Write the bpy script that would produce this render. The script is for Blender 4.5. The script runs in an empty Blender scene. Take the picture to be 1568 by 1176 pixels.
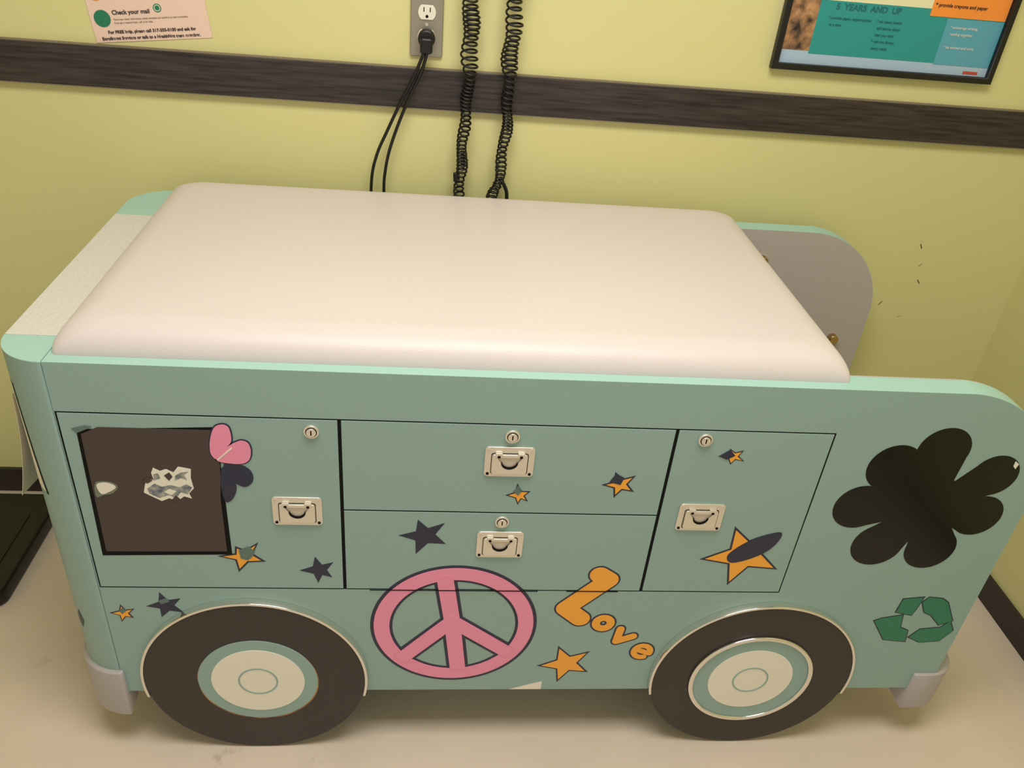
import bpy, bmesh, math, random
from mathutils import Vector, Matrix
S=bpy.context.scene
S.view_settings.view_transform='Standard'
random.seed(4)
# ---------- materials
def lin(c):
    return tuple(((x/255)/12.92 if x/255<=.04045 else ((x/255+.055)/1.055)**2.4) for x in c)+(1,)
def mat(name,rgb,rough=.5,metal=0,noise=0,nscale=20,bump=0,bscale=60,stretch=None,rgb2=None,spec=.5,stain=None):
    m=bpy.data.materials.new(name); m.use_nodes=True; nt=m.node_tree; b=nt.nodes['Principled BSDF']
    b.inputs['Base Color'].default_value=lin(rgb); b.inputs['Roughness'].default_value=rough; b.inputs['Metallic'].default_value=metal
    b.inputs['Specular IOR Level'].default_value=spec
    tc=nt.nodes.new('ShaderNodeTexCoord'); mp=nt.nodes.new('ShaderNodeMapping'); nt.links.new(tc.outputs['Object'],mp.inputs[0])
    if stretch: mp.inputs['Scale'].default_value=stretch
    if noise or rgb2:
        n=nt.nodes.new('ShaderNodeTexNoise'); n.inputs['Scale'].default_value=nscale; n.inputs['Detail'].default_value=5
        nt.links.new(mp.outputs[0],n.inputs['Vector'])
        r=nt.nodes.new('ShaderNodeValToRGB'); nt.links.new(n.outputs['Fac'],r.inputs[0])
        a=lin(rgb); c2=lin(rgb2) if rgb2 else tuple(x*(1-noise) for x in a[:3])+(1,)
        r.color_ramp.elements[0].position=.3; r.color_ramp.elements[1].position=.65
        r.color_ramp.elements[0].color=c2; r.color_ramp.elements[1].color=a
        last=r.outputs[0]
        if stain:
            n3=nt.nodes.new('ShaderNodeTexNoise'); n3.inputs['Scale'].default_value=stain[0]; n3.inputs['Detail'].default_value=8; n3.inputs['Roughness'].default_value=.7
            nt.links.new(mp.outputs[0],n3.inputs['Vector'])
            r3=nt.nodes.new('ShaderNodeValToRGB'); nt.links.new(n3.outputs['Fac'],r3.inputs[0])
            r3.color_ramp.elements[0].position=stain[1]; r3.color_ramp.elements[1].position=stain[1]+.12
            r3.color_ramp.elements[0].color=(0,0,0,1); r3.color_ramp.elements[1].color=(stain[2],)*3+(1,)
            mx=nt.nodes.new('ShaderNodeMix'); mx.data_type='RGBA'; nt.links.new(r3.outputs[0],mx.inputs[0]); nt.links.new(last,mx.inputs[6]); mx.inputs[7].default_value=lin(stain[3]); last=mx.outputs[2]
        nt.links.new(last,b.inputs['Base Color'])
    if bump:
        n2=nt.nodes.new('ShaderNodeTexNoise'); n2.inputs['Scale'].default_value=bscale; nt.links.new(mp.outputs[0],n2.inputs['Vector'])
        bp=nt.nodes.new('ShaderNodeBump'); bp.inputs['Strength'].default_value=bump; bp.inputs['Distance'].default_value=.002
        nt.links.new(n2.outputs['Fac'],bp.inputs['Height']); nt.links.new(bp.outputs[0],b.inputs['Normal'])
    return m
TEAL=mat('teal_laminate',(147,177,172),.42,noise=.05,nscale=400)
TEALL=mat('teal_edge_banding',(162,202,193),.45)
GREYP=mat('grey_laminate',(184,176,176),.5)
BLACK=mat('black_gap',(10,9,9),.7,spec=.2)
VINYL=mat('mattress_vinyl',(214,205,205),.42,noise=.02,nscale=3,bump=.15,bscale=500)
NAVY=mat('navy_vinyl',(36,40,66),.4)
ORANGE=mat('orange_vinyl',(250,172,58),.4)
PINK=mat('pink_vinyl',(242,148,182),.4)
GREEN=mat('green_vinyl',(32,122,92),.4)
BROWN=mat('brown_window_vinyl',(70,58,56),.5)
TIRE=mat('tire_brown_vinyl',(54,46,44),.5)
BVINYL=mat('black_gloss_vinyl',(12,11,11),.22,spec=.35)
CREAM=mat('cream_vinyl',(238,234,220),.4)
CHROME=mat('chrome',(238,234,226),.14,.95)
STEEL=mat('nickel_steel',(232,226,214),.32,.75)
STEELD=mat('nickel_steel_recess',(215,205,190),.4,.3)
COPPER=mat('worn_copper_edge',(200,140,60),.4,.3,rgb2=(70,55,45),nscale=25)
BUMPER=mat('grey_bumper_plastic',(176,170,170),.45)
BLKP=mat('black_plastic',(14,13,14),.4)
WALL=mat('wall_paint',(220,215,153),.55,noise=.04,nscale=1.5,bump=.1,bscale=150)
FLOORM=mat('floor_vinyl',(222,207,191),.42,noise=.07,nscale=6,stain=(9,.62,.45,(125,98,74)))
RAILM=mat('rail_dark_wood',(64,54,51),.45,rgb2=(28,22,21),nscale=9,stretch=(1.2,1,22))
RAILE=mat('rail_edge_strip',(120,110,95),.5)
BASE=mat('baseboard_dark',(50,41,38),.5)
CEIL=mat('ceiling_tile',(225,220,205),.8)
PAPER=mat('paper_white',(232,224,208),.7)
POSTM=mat('poster_paper_pink',(236,206,190),.7)
STRIPM=mat('white_textured_strip',(212,210,204),.7,noise=.08,nscale=200,bump=.5,bscale=400)
INK=mat('ink_dark',(60,50,50),.7)
INKL=mat('ink_light',(150,130,120),.7)
SKIN=mat('brass_knob',(190,160,110),.3,1)
PLATE=mat('outlet_plate_steel',(165,158,140),.35,.6)
WHITEP=mat('white_plastic',(235,230,215),.4)
TEALPR=mat('print_teal',(40,150,150),.5); BLUEPR=mat('print_blue',(90,165,190),.5); LBLUE=mat('print_light_blue',(170,195,220),.5)
ORPR=mat('print_orange',(250,150,60),.5); CRPR=mat('print_cream',(235,232,190),.5); REDPR=mat('print_red',(190,80,60),.5)
TEALD=mat('print_teal_dark',(28,105,115),.5)
PHOTO=mat('print_photograph',(200,150,105),.5,rgb2=(45,32,35),nscale=45)
STICKB=mat('torn_sticker_dark',(86,104,120),.5,rgb2=(190,185,170),nscale=90)
GREYR=mat('grey_residue',(118,128,112),.6)
TEALRES=mat('teal_residue',(96,120,112),.6)
MARK=mat('wall_scuff',(90,75,50),.7)
# ---------- helpers
def link(o,parent=None):
    S.collection.objects.link(o)
    if parent: o.parent=parent
    return o
def empty(name):
    e=bpy.data.objects.new(name,None); S.collection.objects.link(e); return e
def box(name,x0,x1,y0,y1,z0,z1,m,parent=None,bev=0):
    bm=bmesh.new(); bmesh.ops.create_cube(bm,size=1)
    for v in bm.verts: v.co=Vector((x0+(v.co.x+.5)*(x1-x0),y0+(v.co.y+.5)*(y1-y0),z0+(v.co.z+.5)*(z1-z0)))
    if bev: bmesh.ops.bevel(bm,geom=bm.edges[:]+bm.verts[:],offset=bev,segments=3,affect='EDGES',profile=.5)
    me=bpy.data.meshes.new(name); bm.to_mesh(me); bm.free(); me.materials.append(m)
    return link(bpy.data.objects.new(name,me),parent)
def finish(t,frame,lo,hi,m,name,parent,xf=None):
    dg=bpy.context.evaluated_depsgraph_get(); me=bpy.data.meshes.new_from_object(t.evaluated_get(dg))
    bpy.data.objects.remove(t)
    mid=(lo+hi)/2
    for v in me.vertices:
        x,y,z=v.co
        if xf: x,y=xf(x,y)
        v.co=(x,mid-z,y) if frame=='xz' else ((mid-z,x,y) if frame=='yz' else (x,y,mid+z))
    me.materials.clear(); me.materials.append(m); me.name=name
    return link(bpy.data.objects.new(name,me),parent)
def prism(name,loops,frame,lo,hi,m,parent=None,bev=0):
    cu=bpy.data.curves.new(name,'CURVE'); cu.dimensions='2D'; cu.fill_mode='BOTH'
    cu.extrude=(hi-lo)/2-bev; cu.bevel_depth=bev; cu.offset=-bev; cu.bevel_resolution=2
    for lp in loops:
        sp=cu.splines.new('POLY'); sp.points.add(len(lp)-1)
        for i,p in enumerate(lp): sp.points[i].co=(p[0],p[1],0,1)
        sp.use_cyclic_u=True
    t=bpy.data.objects.new('tmp',cu); S.collection.objects.link(t)
    return finish(t,frame,lo,hi,m,name,parent)
def text(name,s,size,x,z,y,m,parent,rot=0,off=0,th=.0004,align='LEFT'):
    cu=bpy.data.curves.new(name,'FONT'); cu.body=s; cu.size=size; cu.extrude=th/2; cu.offset=off; cu.align_x=align
    cu.align_y='CENTER' if align=='CENTER' else 'TOP_BASELINE'
    t=bpy.data.objects.new('tmp',cu); S.collection.objects.link(t)
    c,sn=math.cos(math.radians(rot)),math.sin(math.radians(rot))
    return finish(t,'xz',y-th,y,m,name,parent,lambda a,b:(x+a*c-b*sn,z+a*sn+b*c))
def tube(name,pts,r,m,parent=None,cyc=False):
    cu=bpy.data.curves.new(name,'CURVE'); cu.dimensions='3D'; cu.bevel_depth=r; cu.bevel_resolution=3; cu.use_fill_caps=True
    sp=cu.splines.new('POLY'); sp.points.add(len(pts)-1)
    for i,p in enumerate(pts): sp.points[i].co=(*p,1)
    sp.use_cyclic_u=cyc; cu.materials.append(m)
    return link(bpy.data.objects.new(name,cu),parent)
def smoothpath(pts,n=8):
    P=[Vector(p) for p in pts]; P=[2*P[0]-P[1]]+P+[2*P[-1]-P[-2]]; o=[]
    for i in range(1,len(P)-2):
        for k in range(n):
            t=k/n; a,b,c,d=P[i-1:i+3]
            o.append(.5*((2*b)+(c-a)*t+(2*a-5*b+4*c-d)*t*t+(3*b-a-3*c+d)*t**3))
    o.append(P[-2]); return o
def circle(cx,cz,r,n=96): return [(cx+r*math.cos(2*math.pi*i/n),cz+r*math.sin(2*math.pi*i/n)) for i in range(n)]
def arc(cx,cz,r,a0,a1,n=24): return [(cx+r*math.cos(math.radians(a0+(a1-a0)*i/n)),cz+r*math.sin(math.radians(a0+(a1-a0)*i/n))) for i in range(n+1)]
def rrect(x0,x1,z0,z1,r): return arc(x1-r,z1-r,r,0,90,8)+arc(x0+r,z1-r,r,90,180,8)+arc(x0+r,z0+r,r,180,270,8)+arc(x1-r,z0+r,r,270,360,8)
def mm(s): return [tuple(float(v)/1000 for v in p.split(',')) for p in s.split()]
def area2(l): return sum(l[i][0]*l[(i+1)%len(l)][1]-l[(i+1)%len(l)][0]*l[i][1] for i in range(len(l)))
def offset(l,d):
    """grow polygon by d (miter limited)"""
    if area2(l)<0: l=l[::-1]
    o=[];n=len(l)
    for i in range(n):
        p=Vector(l[i-1]);q=Vector(l[i]);r=Vector(l[(i+1)%n])
        e1=(q-p).normalized();e2=(r-q).normalized()
        n1=Vector((e1.y,-e1.x));n2=Vector((e2.y,-e2.x)); b=n1+n2
        if b.length<1e-4: b=n1
        b.normalize(); k=min(1/max(b.dot(n1),.05),2.6)
        v=q+b*d*k; o.append((v.x,v.y))
    return o
def smooth2(l,n=4):
    P=[Vector(p) for p in l]; N=len(P); o=[]
    for i in range(N):
        a,b,c,d=P[i-1],P[i],P[(i+1)%N],P[(i+2)%N]
        for k in range(n):
            t=k/n; v=.5*((2*b)+(c-a)*t+(2*a-5*b+4*c-d)*t*t+(3*b-a-3*c+d)*t**3); o.append((v.x,v.y))
    return o
def capsule(a,b,r):
    A=math.degrees(math.atan2(b[1]-a[1],b[0]-a[0])); return arc(b[0],b[1],r,A-90,A+90,12)+arc(a[0],a[1],r,A+90,A+270,12)
# ---------- camera
C=Vector((0.5217,-0.9937,1.4606)); yaw,pitch,roll=.12,.5618,.0976
w=Vector((math.sin(yaw)*math.cos(pitch),math.cos(yaw)*math.cos(pitch),-math.sin(pitch)))
r0=Vector((math.cos(yaw),-math.sin(yaw),0)); u0=r0.cross(w)
R=r0*math.cos(roll)+u0*math.sin(roll); Uv=-r0*math.sin(roll)+u0*math.cos(roll)
cam=bpy.data.cameras.new('camera'); cam.lens=29.0; cam.sensor_width=36; cam.clip_start=.02
co=bpy.data.objects.new('camera',cam); S.collection.objects.link(co); S.camera=co
co.matrix_world=Matrix(((R.x,Uv.x,-w.x,C.x),(R.y,Uv.y,-w.y,C.y),(R.z,Uv.z,-w.z,C.z),(0,0,0,1)))
# ---------- room
W=.73; XR=1.925; XL=-1.6; YF=-2.4; H=2.5
box('floor',XL-.1,XR+.1,YF,W+.1,-.1,0,FLOORM)
box('wall_back',XL-.1,XR+.1,W,W+.1,0,H,WALL)
box('wall_right',XR,XR+.1,YF,W,0,H,WALL)
box('wall_left',XL-.1,XL,YF,W,0,H,WALL)
box('ceiling',XL-.1,XR+.1,YF,W+.1,H,H+.1,CEIL)
box('baseboard_back',XL,XR,W-.01,W,0,.07,BASE)
box('baseboard_right',XR-.01,XR,YF,W-.01,0,.07,BASE)
rl=empty('trim_chair_rail')
box('rail_board',XL,XR-.001,.715,W,1.0275,1.1025,RAILM,rl,.002)
box('rail_cap_top',XL,XR-.001,.7165,W,1.1025,1.1045,RAILE,rl)
box('rail_cap_bottom',XL,XR-.001,.7165,W,1.0255,1.0275,RAILE,rl)
sc=empty('wall_scuff_marks')
for i,(x,z,a,l) in enumerate([(1.65,.79,-60,.012),(1.665,.735,50,.008),(1.675,.70,-50,.012),(1.60,.63,60,.012),(1.66,.60,20,.008),(-.46,.40,30,.01)]):
    c,s=math.cos(math.radians(a)),math.sin(math.radians(a))
    prism('scuff_%d'%i,[[(x,z),(x+l*c,z+l*s),(x+l*c+.002,z+l*s+.001),(x+.002,z+.001)]],'xz',W-.0006,W,MARK,sc)
# ---------- table
T=empty('pediatric_exam_table')
ZT,ZB=.84,.152; D=.6765
xL,x1,x2,x3=.0044,.3952,.9004,1.1493; za,zb,zm=.7586,.4141,.5871
XE=1.527
outer=[(0.0015,ZB),(XE,ZB)]+arc(XE-.19,ZT-.19,.19,0,90)+[(.0015,ZT)]
opening=[(xL-.0022,zb-.0018),(xL-.0022,za+.0018),(x3+.0018,za+.0018),(x3+.0018,zb-.0018)]
prism('front_board',[outer,opening],'xz',0,.04,TEAL,T)
def bandloop(y0,y1,name):
    pts=[(.0015,ZT)]+[(XE-.19,ZT)]+arc(XE-.19,ZT-.19,.19,90,0)+[(XE,ZB)]
    bm=bmesh.new(); prev=None
    for p in pts:
        a=bm.verts.new((p[0],y0,p[1])); b=bm.verts.new((p[0],y1,p[1]))
        if prev: bm.faces.new((prev[0],prev[1],b,a))
        prev=(a,b)
    me=bpy.data.meshes.new(name); bm.to_mesh(me); bm.free(); me.materials.append(TEALL)
    o=link(bpy.data.objects.new(name,me),T); s=o.modifiers.new('s','SOLIDIFY'); s.thickness=.0012; s.offset=0
bandloop(.0003,.0397,'front_edge_banding'); bandloop(D-.0397,D-.0003,'rear_edge_banding')
prism('rear_board',[outer],'xz',D-.037,D,TEAL,T)
prism('rear_board_inner',[outer],'xz',D-.04,D-.037,GREYP,T)
prism('front_board_inner',[outer],'xz',.0395,.0425,GREYP,T)
box('gap_backing',0.002,1.152,.0012,.039,zb-.0018,za+.0018,BLACK,T)
g=.0027
def door(n,a,b,c,d): box(n,a,b,0,.018,c,d,TEAL,T,.0005)
door('door_left',xL+.0002,x1-g,zb+.0010,za-.0010)
door('drawer_upper',x1+g,x2-g,zm+.0014,za-.0010)
door('drawer_lower',x1+g,x2-g,zb+.0010,zm-.0014)
door('door_right',x2+g,x3-.0006,zb+.0010,za-.0010)
box('carcass',.0,1.157,.043,D-.041,ZB+.005,.80,TEAL,T)
box('side_panel',1.14,1.158,.042,D-.04,ZB,.838,TEAL,T)
cap=arc(0,.0755,.0755,270,180)+arc(0,D-.0755,.0755,180,90)
prism('rounded_end_cap',[cap],'xy',ZB,ZT-.001,TEAL,T)
prism('end_cap_top',[cap],'xy',ZT-.001,ZT+.0003,TEALL,T)
box('end_cap_strip',-.0745,.03,.071,.535,ZT,ZT+.0012,STRIPM,T)
def cyl(th,z,e=.0004):
    r=.0755+e; t=math.radians(th); return (-r*math.sin(t),.0755-r*math.cos(t),z)
def wrap(name,f0,f1,z0,z1,m,e):
    bm=bmesh.new(); rows=[]
    for j in range(25):
        z=z0+(z1-z0)*j/24; t0,t1=f0(z),f1(z)
        rows.append([bm.verts.new(cyl(t0+(t1-t0)*i/8,z,e)) for i in range(9)])
    for a,b in zip(rows,rows[1:]):
        for i in range(8): bm.faces.new((a[i],a[i+1],b[i+1],b[i]))
    me=bpy.data.meshes.new(name); bm.to_mesh(me); bm.free(); me.materials.append(m); link(bpy.data.objects.new(name,me),T)
edge=lambda z:38+14*max(0,(z-.60)/.18)**.7
wrap('windshield_decal_cream',lambda z:edge(z),lambda z:90,.60,.785,CREAM,.0004)
wrap('windshield_decal_border',lambda z:edge(z)-3.5,lambda z:edge(z),.596,.788,BLACK,.0006)
wrap('corner_star_patch',lambda z:36+6*abs(z-.318)/.02,lambda z:50-6*abs(z-.318)/.02,.298,.338,NAVY,.0006)
# bumpers + feet
prism('corner_bumper_fl',[[(.006,-.008)]+arc(0,.0755,.0835,270,176)+[(0,.09)]],'xy',.094,.208,BUMPER,T,bev=.003)
prism('corner_bumper_rl',[arc(0,D-.0755,.0835,190,90)+[(0,D-.1)]],'xy',.094,.208,BUMPER,T,bev=.003)
prism('corner_bumper_fr',[[(1.482,-.006)]+arc(1.516,.056,.062,270,450)+[(1.482,.118)]],'xy',.096,.196,BUMPER,T,bev=.003)
prism('corner_bumper_rr',[[(1.482,D-.112)]+arc(1.516,D-.05,.062,270,450)+[(1.482,D+.012)]],'xy',.096,.196,BUMPER,T,bev=.003)
for i,(a,b) in enumerate([(.02,.19),(.02,D-.12),(1.42,.19),(1.42,D-.12)]):
    box('foot_block_%d'%i,a-.03,a+.03,b-.03,b+.03,.09,ZB+.01,BLKP,T,.003)
    prism('leveler_foot_%d'%i,[circle(a,b,.018,24)],'xy',0,.1,BLKP,T)
box('bottom_rail_front',1.1,1.46,.15,.23,ZB-.0,.19,TEAL,T); box('bottom_rail_rear',1.1,1.46,D-.16,D-.08,ZB,.19,TEAL,T)
box('caster_lever',1.54,1.61,.135,.15,.155,.169,BLKP,T,.004)
# wheels
def wheel(n,cx,second=False):
    cz=.1945; r=.192; y=-.011
    prism(n+'_tire',[circle(cx,cz,r,128)],'xz',y,0,TIRE,T,bev=.001)
    a=math.degrees(math.asin((ZB-cz)/.194))
    prism(n+'_chrome_arch',[arc(cx,cz,.1965,a,180-a,64)+arc(cx,cz,.1915,180-a,a,64)],'xz',y-.003,0,CHROME,T,bev=.0012)
    hx=cx+(.004 if not second else -.003)
    if second:
        prism(n+'_hub_ring',[circle(hx,cz,.119),circle(hx,cz,.110)],'xz',y-.006,y,CHROME,T,bev=.0025)
        prism(n+'_hub_teal',[circle(hx,cz,.1102)],'xz',y-.0014,y,TEAL,T)
    else:
        prism(n+'_hub_worn_edge',[circle(hx,cz-.0025,.1055)],'xz',y-.0006,y,COPPER,T)
        prism(n+'_hub_teal',[circle(hx,cz,.104)],'xz',y-.0014,y,TEAL,T)
    prism(n+'_hub_white',[circle(hx,cz,.081)],'xz',y-.0022,y,CREAM,T)
    prism(n+'_hub_line',[circle(hx,cz,.0345),circle(hx,cz,.0318)],'xz',y-.003,y,TEAL,T)
wheel('wheel_a',.2348); wheel('wheel_b',1.1498,True)
# mattress
def mattress():
    x0,x1_,y0,y1=.004,1.16,.019,.66; n=14
    bm=bmesh.new(); rings=[]
    def rr(ins,z,rc):
        a0,a1,b0,b1=x0+ins,x1_-ins,y0+ins,y1-ins; lp=[]
        for cx,cy,s in((a1-rc,b1-rc,0),(a0+rc,b1-rc,90),(a0+rc,b0+rc,180),(a1-rc,b0+rc,270)):
            for i in range(9):
                t=math.radians(s+90*i/8); lp.append(bm.verts.new((cx+rc*math.cos(t),cy+rc*math.sin(t),z)))
        return lp
    rings.append(rr(.003,.80,.012))
    rings.append(rr(.000,.8405,.012))
    for i in range(1,n+1):
        t=math.pi/2*i/n
        rings.append(rr(.055*(1-math.cos(t)),.8405+.043*math.sin(t),.012+.03*math.sin(t)))
    rings.append(rr(.12,.8858,.07)); rings.append(rr(.22,.887,.09))
    for A,B in zip(rings,rings[1:]):
        for i in range(len(A)): bm.faces.new((A[i],A[(i+1)%len(A)],B[(i+1)%len(A)],B[i]))
    bm.faces.new(rings[-1]); bm.faces.new(rings[0][::-1])
    for f in bm.faces: f.smooth=True
    me=bpy.data.meshes.new('mattress'); bm.to_mesh(me); bm.free(); me.materials.append(VINYL)
    link(bpy.data.objects.new('mattress_pad',me),T)
mattress()
# locks, handles, knobs
for i,(x,z) in enumerate([(.355,.738),(.650,.739),(.946,.742),(.647,.570)]):
    prism('lock_%d_rim'%i,[circle(x,z,.0115,40)],'xz',-.004,0,STEEL,T,bev=.001)
    prism('lock_%d_groove'%i,[circle(x,z,.0085,32)],'xz',-.0043,-.003,BLACK,T)
    prism('lock_%d_core'%i,[circle(x,z,.0072,32)],'xz',-.006,-.003,STEEL,T,bev=.0005)
    box('lock_%d_slot'%i,x-.0009,x+.0009,-.0063,-.005,z-.004,z+.004,BLACK,T)
for i,(x,z) in enumerate([(.327,.5855),(.649,.6915),(.647,.521),(.970,.587)]):
    P_='pull_%d_'%i
    prism(P_+'plate',[rrect(x-.038,x+.038,z-.028,z+.028,.006)],'xz',-.0032,0,STEEL,T,bev=.0008)
    # folded D-ring lying in the dished plate
    prism(P_+'ring_shadow_line',[rrect(x-.0285,x+.0285,z-.0225,z+.017,.004),rrect(x-.0275,x+.0275,z-.0215,z+.016,.0035)],'xz',-.0036,-.003,BLACK,T)
    prism(P_+'folded_ring',[rrect(x-.027,x+.027,z-.021,z+.0155,.0035),[(x-.019,z+.010)]+arc(x,z+.001,.013,180,360,18)+[(x+.019,z+.010)]],'xz',-.0062,-.0032,STEEL,T,bev=.0008)
    prism(P_+'dished_pocket',[arc(x,z+.002,.013,180,360,18)+[(x+.018,z+.0095),(x-.018,z+.0095)]],'xz',-.0036,-.003,STEELD,T)
    prism(P_+'finger_notch',[arc(x,z+.001,.0125,188,352,24)+arc(x,z+.0028,.0118,352,188,24)],'xz',-.0066,-.0034,BLACK,T)
    for a in(-.017,.017): box(P_+'hinge',x+a-.0055,x+a+.0055,-.008,-.003,z+.0125,z+.0195,STEEL,T,.0012); box(P_+'hinge_pin',x+a-.0022,x+a+.0022,-.0084,-.007,z+.011,z+.015,BLACK,T)
    for a in(-.0325,.0325):
        for b in(-.0225,.0225): prism(P_+'screw',[circle(x+a,z+b,.0024,16)],'xz',-.0040,-.003,BLACK if b<0 else STEELD,T)
for i,(x,z) in enumerate([(1.240,.772),(1.457,.586)]):
    prism('standoff_knob_%d'%i,[circle(x,z,.011,32)],'xz',D-.055,D-.039,SKIN,T,bev=.002)
# ---------- decals on the front panel
k=[0]
def dec(name,l,m,lev,holes=()):
    k[0]+=1; return prism('decal_%s_%d'%(name,k[0]),[l]+list(holes),'xz',-.0004*lev,-.0001,m,T)
def star(s,fill=ORANGE,o=.0032):
    t=mm(s); cx=sum(p[0] for p in t)/5; cz=sum(p[1] for p in t)/5; l=[]
    for i in range(5):
        p,q=t[i],t[(i+1)%5]; l.append(p)
        Rr=(math.dist(p,(cx,cz))+math.dist(q,(cx,cz)))/2; d=Vector(((p[0]+q[0])/2-cx,(p[1]+q[1])/2-cz)).normalized()*Rr*.43
        l.append((cx+d.x,cz+d.y))
    dec('star',l,NAVY,1)
    if fill is not NAVY: dec('star_fill',offset(l,-o),fill,2)
star("262,517 271,475 226,451 196,486 225,508"); star("349,487 378,475 375,441 352,428 323,456",NAVY)
star("28,374 49,364 45,342 24,332 8,354",o=.002); star("94,403 126,389 127,356 90,344 69,370",NAVY)
star("513,570 556,564 559,519 511,496 483,536",NAVY); star("665,648 687,633 685,612 669,605 648,624",o=.002)
star("816,675 850,669 852,636 821,623 798,649",o=.0028); star("989,726 1012,723 1017,702 996,695 973,711",o=.0018)
star("1034,567 1116,554 1132,470 1051,431 989,492",o=.0035); star("772,273 832,259 836,201 780,173 738,219",o=.003)
dec('swoosh',smooth2(mm("1036,503 1056,528 1084,546 1117,555 1114,530 1096,507 1066,490 1043,486")),NAVY,3)
dec('residue',mm("230,500 246,508 254,500 258,508 252,488 243,478 232,482"),TEALRES,3)
dec('residue',mm("660,632 668,644 673,632 668,624"),TEALRES,3); dec('patch',mm("975,711 990,724 1000,713 988,705"),NAVY,3)
dec('patch',mm("810,655 818,672 832,664 828,650"),NAVY,3); dec('residue',mm("90,384 104,390 108,382 94,376"),TEALRES,3); dec('residue',mm("24,360 30,366 36,360 28,352"),TEALRES,3)
dec('window_border',offset(mm("27,729 219,739 218,491 21,486"),.0012),BLACK,1)
dec('window',mm("31,722 56,735 212,735 213,698 219,671 216,636 213,604 212,497 27,494"),BROWN,2)
dec('window_nib',mm("20,731 40,738 48,735 26,724"),TEALRES,3)
P1="217,682 208,690 207,707 211,727 218,742 229,747 238,743 241,730 240,715 232,704"; P2="215,680 220,694 230,705 242,714 254,719 264,714 267,699 263,683 252,675 233,675"
dec('petal',offset(smooth2(mm(P1)),.001),NAVY,3); dec('petal',offset(smooth2(mm(P2)),.001),NAVY,3)
dec('petal_pink',offset(smooth2(mm(P1)),-.001),PINK,4); dec('petal_pink',offset(smooth2(mm(P2)),-.001),PINK,5)
dec('petal_slit',mm("217,681 216,683 239,706 240,704"),CREAM,6)
dec('petal_navy',smooth2(mm("224,672 236,674 254,670 264,658 264,642 253,631 240,636 229,650")),NAVY,3)
dec('petal_navy',smooth2(mm("222,668 231,655 238,640 238,622 230,605 221,600 217,616 217,645")),NAVY,3.2)
for j,(s,m_) in enumerate((("106,632 112,644 120,640 118,654 122,664 131,658 140,662 150,656 158,667 176,663 174,646 176,626 168,616 171,606 160,610 148,600 138,606 126,600 114,608 102,616",CREAM),
    ("108,624 120,634 130,628 142,632 156,628 166,634 174,628 166,614 156,618 148,606 138,612 124,606 110,614",STICKB),
    ("120,640 130,644 128,654 121,652",STICKB),("150,640 160,646 168,642 165,652 172,658 160,656 152,650",STICKB),("132,618 140,624 150,620 142,612",CREAM),
    ("136,650 144,656 148,648 142,640",BROWN),("142,604 148,612 154,604 150,598",BROWN),("112,646 118,640 110,634 104,640",BROWN))):
    dec('sticker_scrap',mm(s),m_,3+.25*j)
dec('blob',smooth2(mm("34,631 44,636 59,634 66,625 56,613 44,610 32,606")),GREYR,3); dec('blob_core',smooth2(mm("36,629 46,634 57,632 63,625 52,616 40,612")),CREAM,3.5)
dec('tape',mm("690,152.5 752,175 752,152.5"),CREAM,1)
# peace sign
px,pz,pr=.5814,.3257,.1454
def bar(ang,l,wd):
    d=Vector((math.sin(math.radians(ang)),math.cos(math.radians(ang)))); n=Vector((d.y,-d.x))*wd/2; c=Vector((px-.004,pz+.012))
    e=c+d*l; return [tuple(c-n),tuple(c+n),tuple(e+n),tuple(e-n)]
dec('peace_outline',circle(px,pz,pr,128),NAVY,1,[circle(px,pz,pr-.038)])
dec('peace_ring',circle(px,pz,pr-.006,128),PINK,3,[circle(px,pz,pr-.033)])
for i,(a,l) in enumerate(((-9,.112),(173,.128),(222,.135),(128,.135))):
    dec('peace_bar_outline',bar(a,l,.039),NAVY,1.5+.1*i); dec('peace_bar',bar(a,l,.028),PINK,4+.1*i)
dec('peace_hub_outline',circle(px-.004,pz+.012,.0195,32),NAVY,2); dec('peace_hub',circle(px-.004,pz+.012,.0141,32),PINK,4.6)
box('door_gap_line_a',.436,.72,-.0021,-.0018,zb-.0014,zb+.0006,BLACK,T); box('door_gap_line_b',.770,.86,-.0015,-.0012,zb-.0014,zb+.0006,BLACK,T)
# love lettering: fat rounded strokes
def strokes(tag,pts,r,lv=1):
    for r_,m_,l0 in((r,NAVY,lv),(r-.0032,ORANGE,lv+1)):
        for j,(a,b) in enumerate(zip(pts,pts[1:])): dec('love_%s'%tag,capsule(a,b,r_),m_,l0+.03*j)
strokes('L',[(.823,.453),(.840,.441),(.774,.371),(.803,.345)],.0205,.8)
def loc(cx,cz,rot,pts):
    c,s=math.cos(math.radians(rot)),math.sin(math.radians(rot)); return [(cx+a*c-b*s,cz+a*s+b*c) for a,b in pts]
strokes('o',loc(.846,.334,-40,circle(0,0,.0135,16)+[(.0135,0)]),.0105,1.0)
strokes('v',loc(.884,.297,-36,[(-.016,.015),(0,-.013),(.016,.015)]),.0105,1.05)
strokes('e',loc(.929,.259,-30,[(-.010,-.001),(.013,.002)]+arc(0,0,.0155,10,320,14)),.0088,1.1)
# recycle symbol
for s in("1384,366 1387,400 1425,405 1421,375 1417,358","1426,392 1435,405 1462,402 1476,392 1503,344 1480,332 1455,358 1439,366","1499,344 1514,318 1497,289 1459,285 1432,299 1447,321 1486,326","1350,343 1363,350 1401,359 1407,326 1425,317 1430,287 1385,292 1368,317"):
    dec('recycle_outline',offset(mm(s),.0015),NAVY,1); dec('recycle',offset(mm(s),-.0005),GREEN,2)
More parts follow.
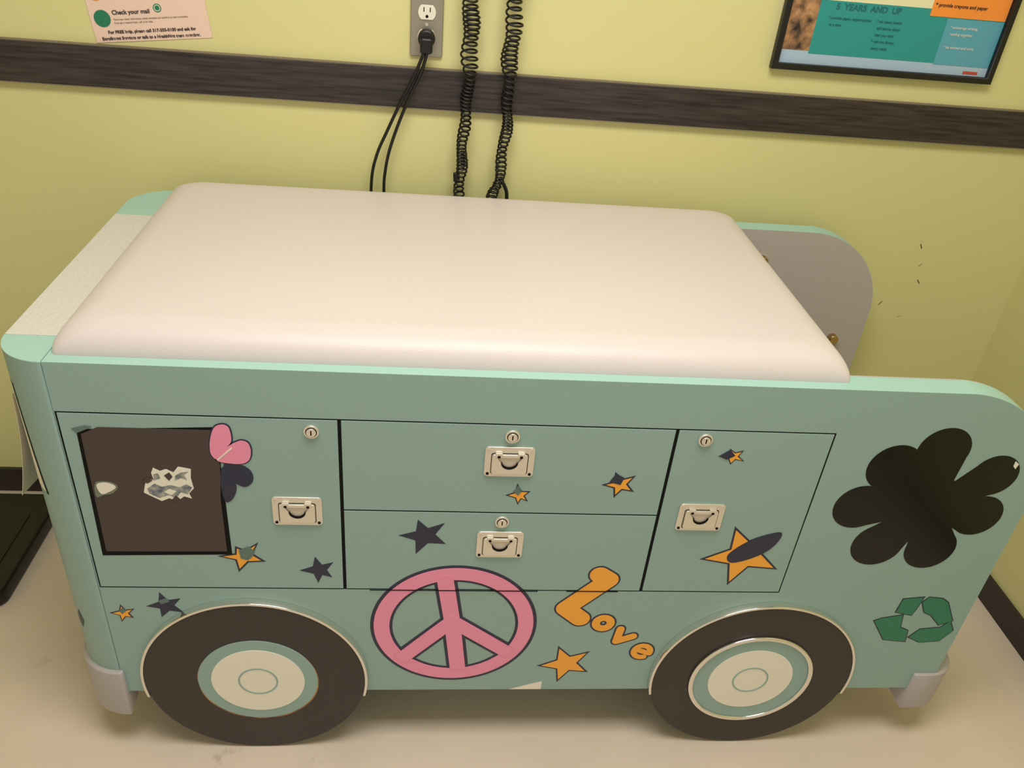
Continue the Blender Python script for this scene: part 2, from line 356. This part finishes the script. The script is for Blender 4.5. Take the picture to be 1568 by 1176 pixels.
# black flower: seven broad rounded petals and a round centre
fcx,fcz=1.358,.622
def petal(ang,L,wd):
    d=Vector((math.cos(math.radians(ang)),math.sin(math.radians(ang)))); n=Vector((-d.y,d.x)); rr=wd
    cL=L-rr; pts=[]
    for i in range(33):
        a=math.radians(-115+230*i/32); pts.append(Vector((fcx,fcz))+d*(cL+rr*math.cos(a))+n*rr*math.sin(a))
    pts.append(Vector((fcx,fcz))+n*.016); pts.append(Vector((fcx,fcz))-n*.016)
    return [tuple(p) for p in pts]
for i,(a,L,wd) in enumerate([(101,.157,.0445),(37,.146,.041),(-14,.136,.0425),(-71,.150,.0455),(-125,.158,.0465),(184,.168,.045),(141,.163,.0455)]):
    dec('flower_petal',petal(a,L,wd),BVINYL,1+i*.05)
dec('flower_centre',circle(fcx,fcz,.055,48),BVINYL,1.4)
dec('flower_chip',mm("1466,716 1474,710 1472,700 1466,706"),CREAM,2)
# ---------- wall objects
O=empty('wall_outlet')
prism('plate',[rrect(.465,.528,1.125,1.243,.004)],'xz',W-.007,W,PLATE,O,bev=.002)
for i,z in enumerate((1.206,1.162)):
    prism('receptacle_%d'%i,[arc(.4965,z,.017,-50,50,12)+arc(.4965,z,.017,130,230,12)],'xz',W-.010,W-.006,WHITEP,O,bev=.0008)
    for a in(-.006,.006): box('slot_%d'%i,.4965+a-.0009,.4965+a+.0009,W-.0104,W-.0095,z+.001,z+.009,BLACK,O)
    prism('ground_%d'%i,[circle(.4965,z-.007,.0028,16)],'xz',W-.0104,W-.0095,BLACK,O)
prism('plate_screw',[circle(.4965,1.184,.003,16)],'xz',W-.0085,W-.006,STEEL,O)
K=empty('power_cord')
prism('plug_body',[circle(.497,1.162,.0165,32)],'xz',W-.032,W-.010,BLKP,K,bev=.004)
prism('plug_boot',[rrect(.485,.509,1.136,1.165,.006)],'xz',W-.042,W-.022,BLKP,K,bev=.004)
tube('cord_a',smoothpath([(.494,.694,1.142),(.484,.698,1.115),(.469,.700,1.08),(.449,.701,1.04),(.424,.701,.985),(.401,.701,.93),(.390,.701,.87),(.39,.701,.75),(.40,.701,.5),(.41,.701,.1),(.44,.70,.004)]),.0032,BLKP,K)
tube('cord_b',smoothpath([(.500,.694,1.142),(.488,.698,1.10),(.468,.700,1.055),(.446,.701,1.0),(.428,.701,.945),(.419,.701,.90),(.416,.701,.85),(.42,.701,.7),(.43,.701,.4),(.44,.701,.1),(.47,.70,.004)]),.0032,BLKP,K)
def coil(name,axis,rad,pitch):
    G=empty(name); A=smoothpath([(x,.697,z) for x,z in axis],30); pts=[]; ph=0
    for a,b in zip(A,A[1:]):
        n=max(1,int((a-b).length/pitch*14))
        for i in range(n):
            p=a.lerp(b,i/n); r,pt=rad(p.z),pitch*(1 if p.z>1.10 else .78)*(1+.25*math.sin(p.z*47+p.x*30))
            ph+=(a-b).length/n/pt*2*math.pi
            r*=1+.10*math.sin(p.z*90)
            pts.append((p.x+r*math.cos(ph)+.0022*math.sin(p.z*70),p.y+min(r,.0125)*math.sin(ph),p.z+.004*math.sin(ph)))
    tube('coiled_cable',pts,.0021,BLKP,G); return G
rad=lambda z:(.0148 if z>1.12 else (.0100 if z<1.08 else .0100+(z-1.08)/.04*.0048))
c1=coil('coiled_cord',[(.577,1.42),(.579,1.237),(.582,1.108),(.577,.994),(.575,.90),(.575,.856),(.58,.74),(.59,.60)],rad,.0113)
tube('strain_relief',[(.566,.697,.905),(.567,.697,.888)],.007,BLKP,c1)
c2=coil('coiled_cord',[(.662,1.42),(.662,1.243),(.660,1.114),(.663,.999),(.656,.931),(.656,.89),(.64,.84),(.64,.74),(.64,.6)],rad,.0113)
tube('cable_tail',smoothpath([(.657,.693,.90),(.668,.693,.885),(.675,.695,.86),(.672,.695,.80),(.67,.697,.7)]),.004,BLKP,c2)
# framed poster
F=empty('framed_poster')
fx0,fx1,fz0,fz1=1.190,1.663,1.153,1.48; bw=.012
prism('frame',[[(fx0,fz0),(fx1,fz0),(fx1,fz1),(fx0,fz1)],[(fx0+bw,fz0+bw),(fx0+bw,fz1-bw),(fx1-bw,fz1-bw),(fx1-bw,fz0+bw)]],'xz',W-.018,W,BLKP,F,bev=.002)
def pr(n,x0,x1_,z0,z1,m,l=1): box(n,x0,x1_,W-.006-.0004*l,W-.0002,z0,z1,m,F)
pr('print_base',fx0+bw,fx1-bw,fz0+bw,fz1-bw,LBLUE,0)
pr('print_teal',1.262,fx1-bw,1.185,1.285,TEALPR); pr('print_blue',1.53,1.65,1.183,1.270,BLUEPR,2)
pr('print_photo',1.203,1.262,1.19,1.30,PHOTO); pr('print_cream',1.262,1.56,1.285,1.32,CRPR); pr('print_orange',1.49,1.65,1.272,1.34,ORPR,3)
pr('print_photo_b',1.27,1.60,1.34,1.45,TEALPR); pr('print_label',1.60,1.632,1.168,1.174,REDPR)
text('title','5  YEARS  AND  UP',.016,1.295,1.270,W-.0068,TEALD,F,0,.0003)
cols=((1.285,('* provide paper, opportunities','  at a time')),(1.385,('* ask about books','  tell stories about','  that you read','* visit the library','  every week')),(1.54,('* encourage writing,','  reading together','','* be excited and story')))
for x,ls in cols:
    for i,s in enumerate(ls):
        if s: text('line',s,.0072,x,1.252-i*.0125,W-.0072,TEALD if x<1.5 else WHITEP,F)
text('line_top','* provide crayons and paper',.0095,1.495,1.290,W-.0077,INK,F,0,.0001)
# paper notice
N=empty('paper_notice'); yN=W-.001
a7=math.radians(6.5)
def npt(a,b): return (-.126+a*math.cos(a7)-b*math.sin(a7),1.106+a*math.sin(a7)+b*math.cos(a7))
prism('sheet',[[npt(0,0),npt(.217,0),npt(.217,.28),npt(0,.28)]],'xz',yN-.0006,yN+.0008,POSTM,N)
for x,z,m in((.022,.042,GREEN),(.02,.088,ORPR)):
    p=npt(x,z); prism('dot',[circle(p[0],p[1],.015,32)],'xz',yN-.0014,yN,m,N)
p=npt(.127,.056); prism('logo',[circle(p[0],p[1],.0075,24)],'xz',yN-.0012,yN,GREEN,N); prism('logo_ring',[circle(p[0],p[1],.0058,24),circle(p[0],p[1],.0045,24)],'xz',yN-.0014,yN,PAPER,N)
for x,z,s,sz,mm_,of in((.042,.048,'Check your mail',.0105,INK,.0002),(.042,.038,'There may renew information, please complete and submit it as soon as possible.',.0042,INKL,0),(.042,.032,'If you get a renewal letter, call us for help.',.0042,INKL,0),(.026,.015,'For FREE help, please call 317-555-0100 and ask for',.0078,INK,.0002),(.012,.004,'Enrollment Services or talk to a HealthNet team member.',.0078,INK,.0002),(.042,.085,'statement(s) you have received from anyone',.0045,INKL,0)):
    q=npt(x,z); text('text_line',s,sz,q[0],q[1],yN-.0012,mm_,N,6.5,of)
# ---------- floor scale left and hanging paper
G=empty('floor_scale')
prism('scale_base',[rrect(-.75,-.378,.325,.665,.03)],'xy',0,.042,BLKP,G,bev=.008)
prism('scale_platform_mat',[rrect(-.73,-.42,.34,.60,.02)],'xy',.042,.044,BLKP,G)
box('display_label',-.62,-.515,.625,.645,.042,.0445,LBLUE,G)
bm=bmesh.new(); rows=[]
for i in range(9):
    t=i/8; z=.745-.20*t; x=-.083-.03*t*t
    rows.append([bm.verts.new((x-.004*math.sin(3*s+2*t),.06+.17*s+.01*t,z-.02*s)) for s in [j/6 for j in range(7)]])
for a,b in zip(rows,rows[1:]):
    for i in range(6): bm.faces.new((a[i],a[i+1],b[i+1],b[i]))
me=bpy.data.meshes.new('sheet'); bm.to_mesh(me); bm.free(); me.materials.append(PAPER)
hp=link(bpy.data.objects.new('hanging_paper_sheet',me),T); hp.modifiers.new('s','SOLIDIFY').thickness=.0006
# ---------- lights
def area(n,x,y,z,sx,sy,p,col):
    l=bpy.data.lights.new(n,'AREA'); l.shape='RECTANGLE'; l.size=sx; l.size_y=sy; l.energy=p; l.color=col
    o=bpy.data.objects.new(n,l); o.location=(x,y,z); S.collection.objects.link(o)
area('ceiling_light_panel',.62,-.45,2.47,1.2,.6,33,(1,.955,.90))
wd=bpy.data.worlds.new('world'); S.world=wd; wd.use_nodes=True
wd.node_tree.nodes['Background'].inputs[0].default_value=(1,.955,.91,1); wd.node_tree.nodes['Background'].inputs[1].default_value=.60
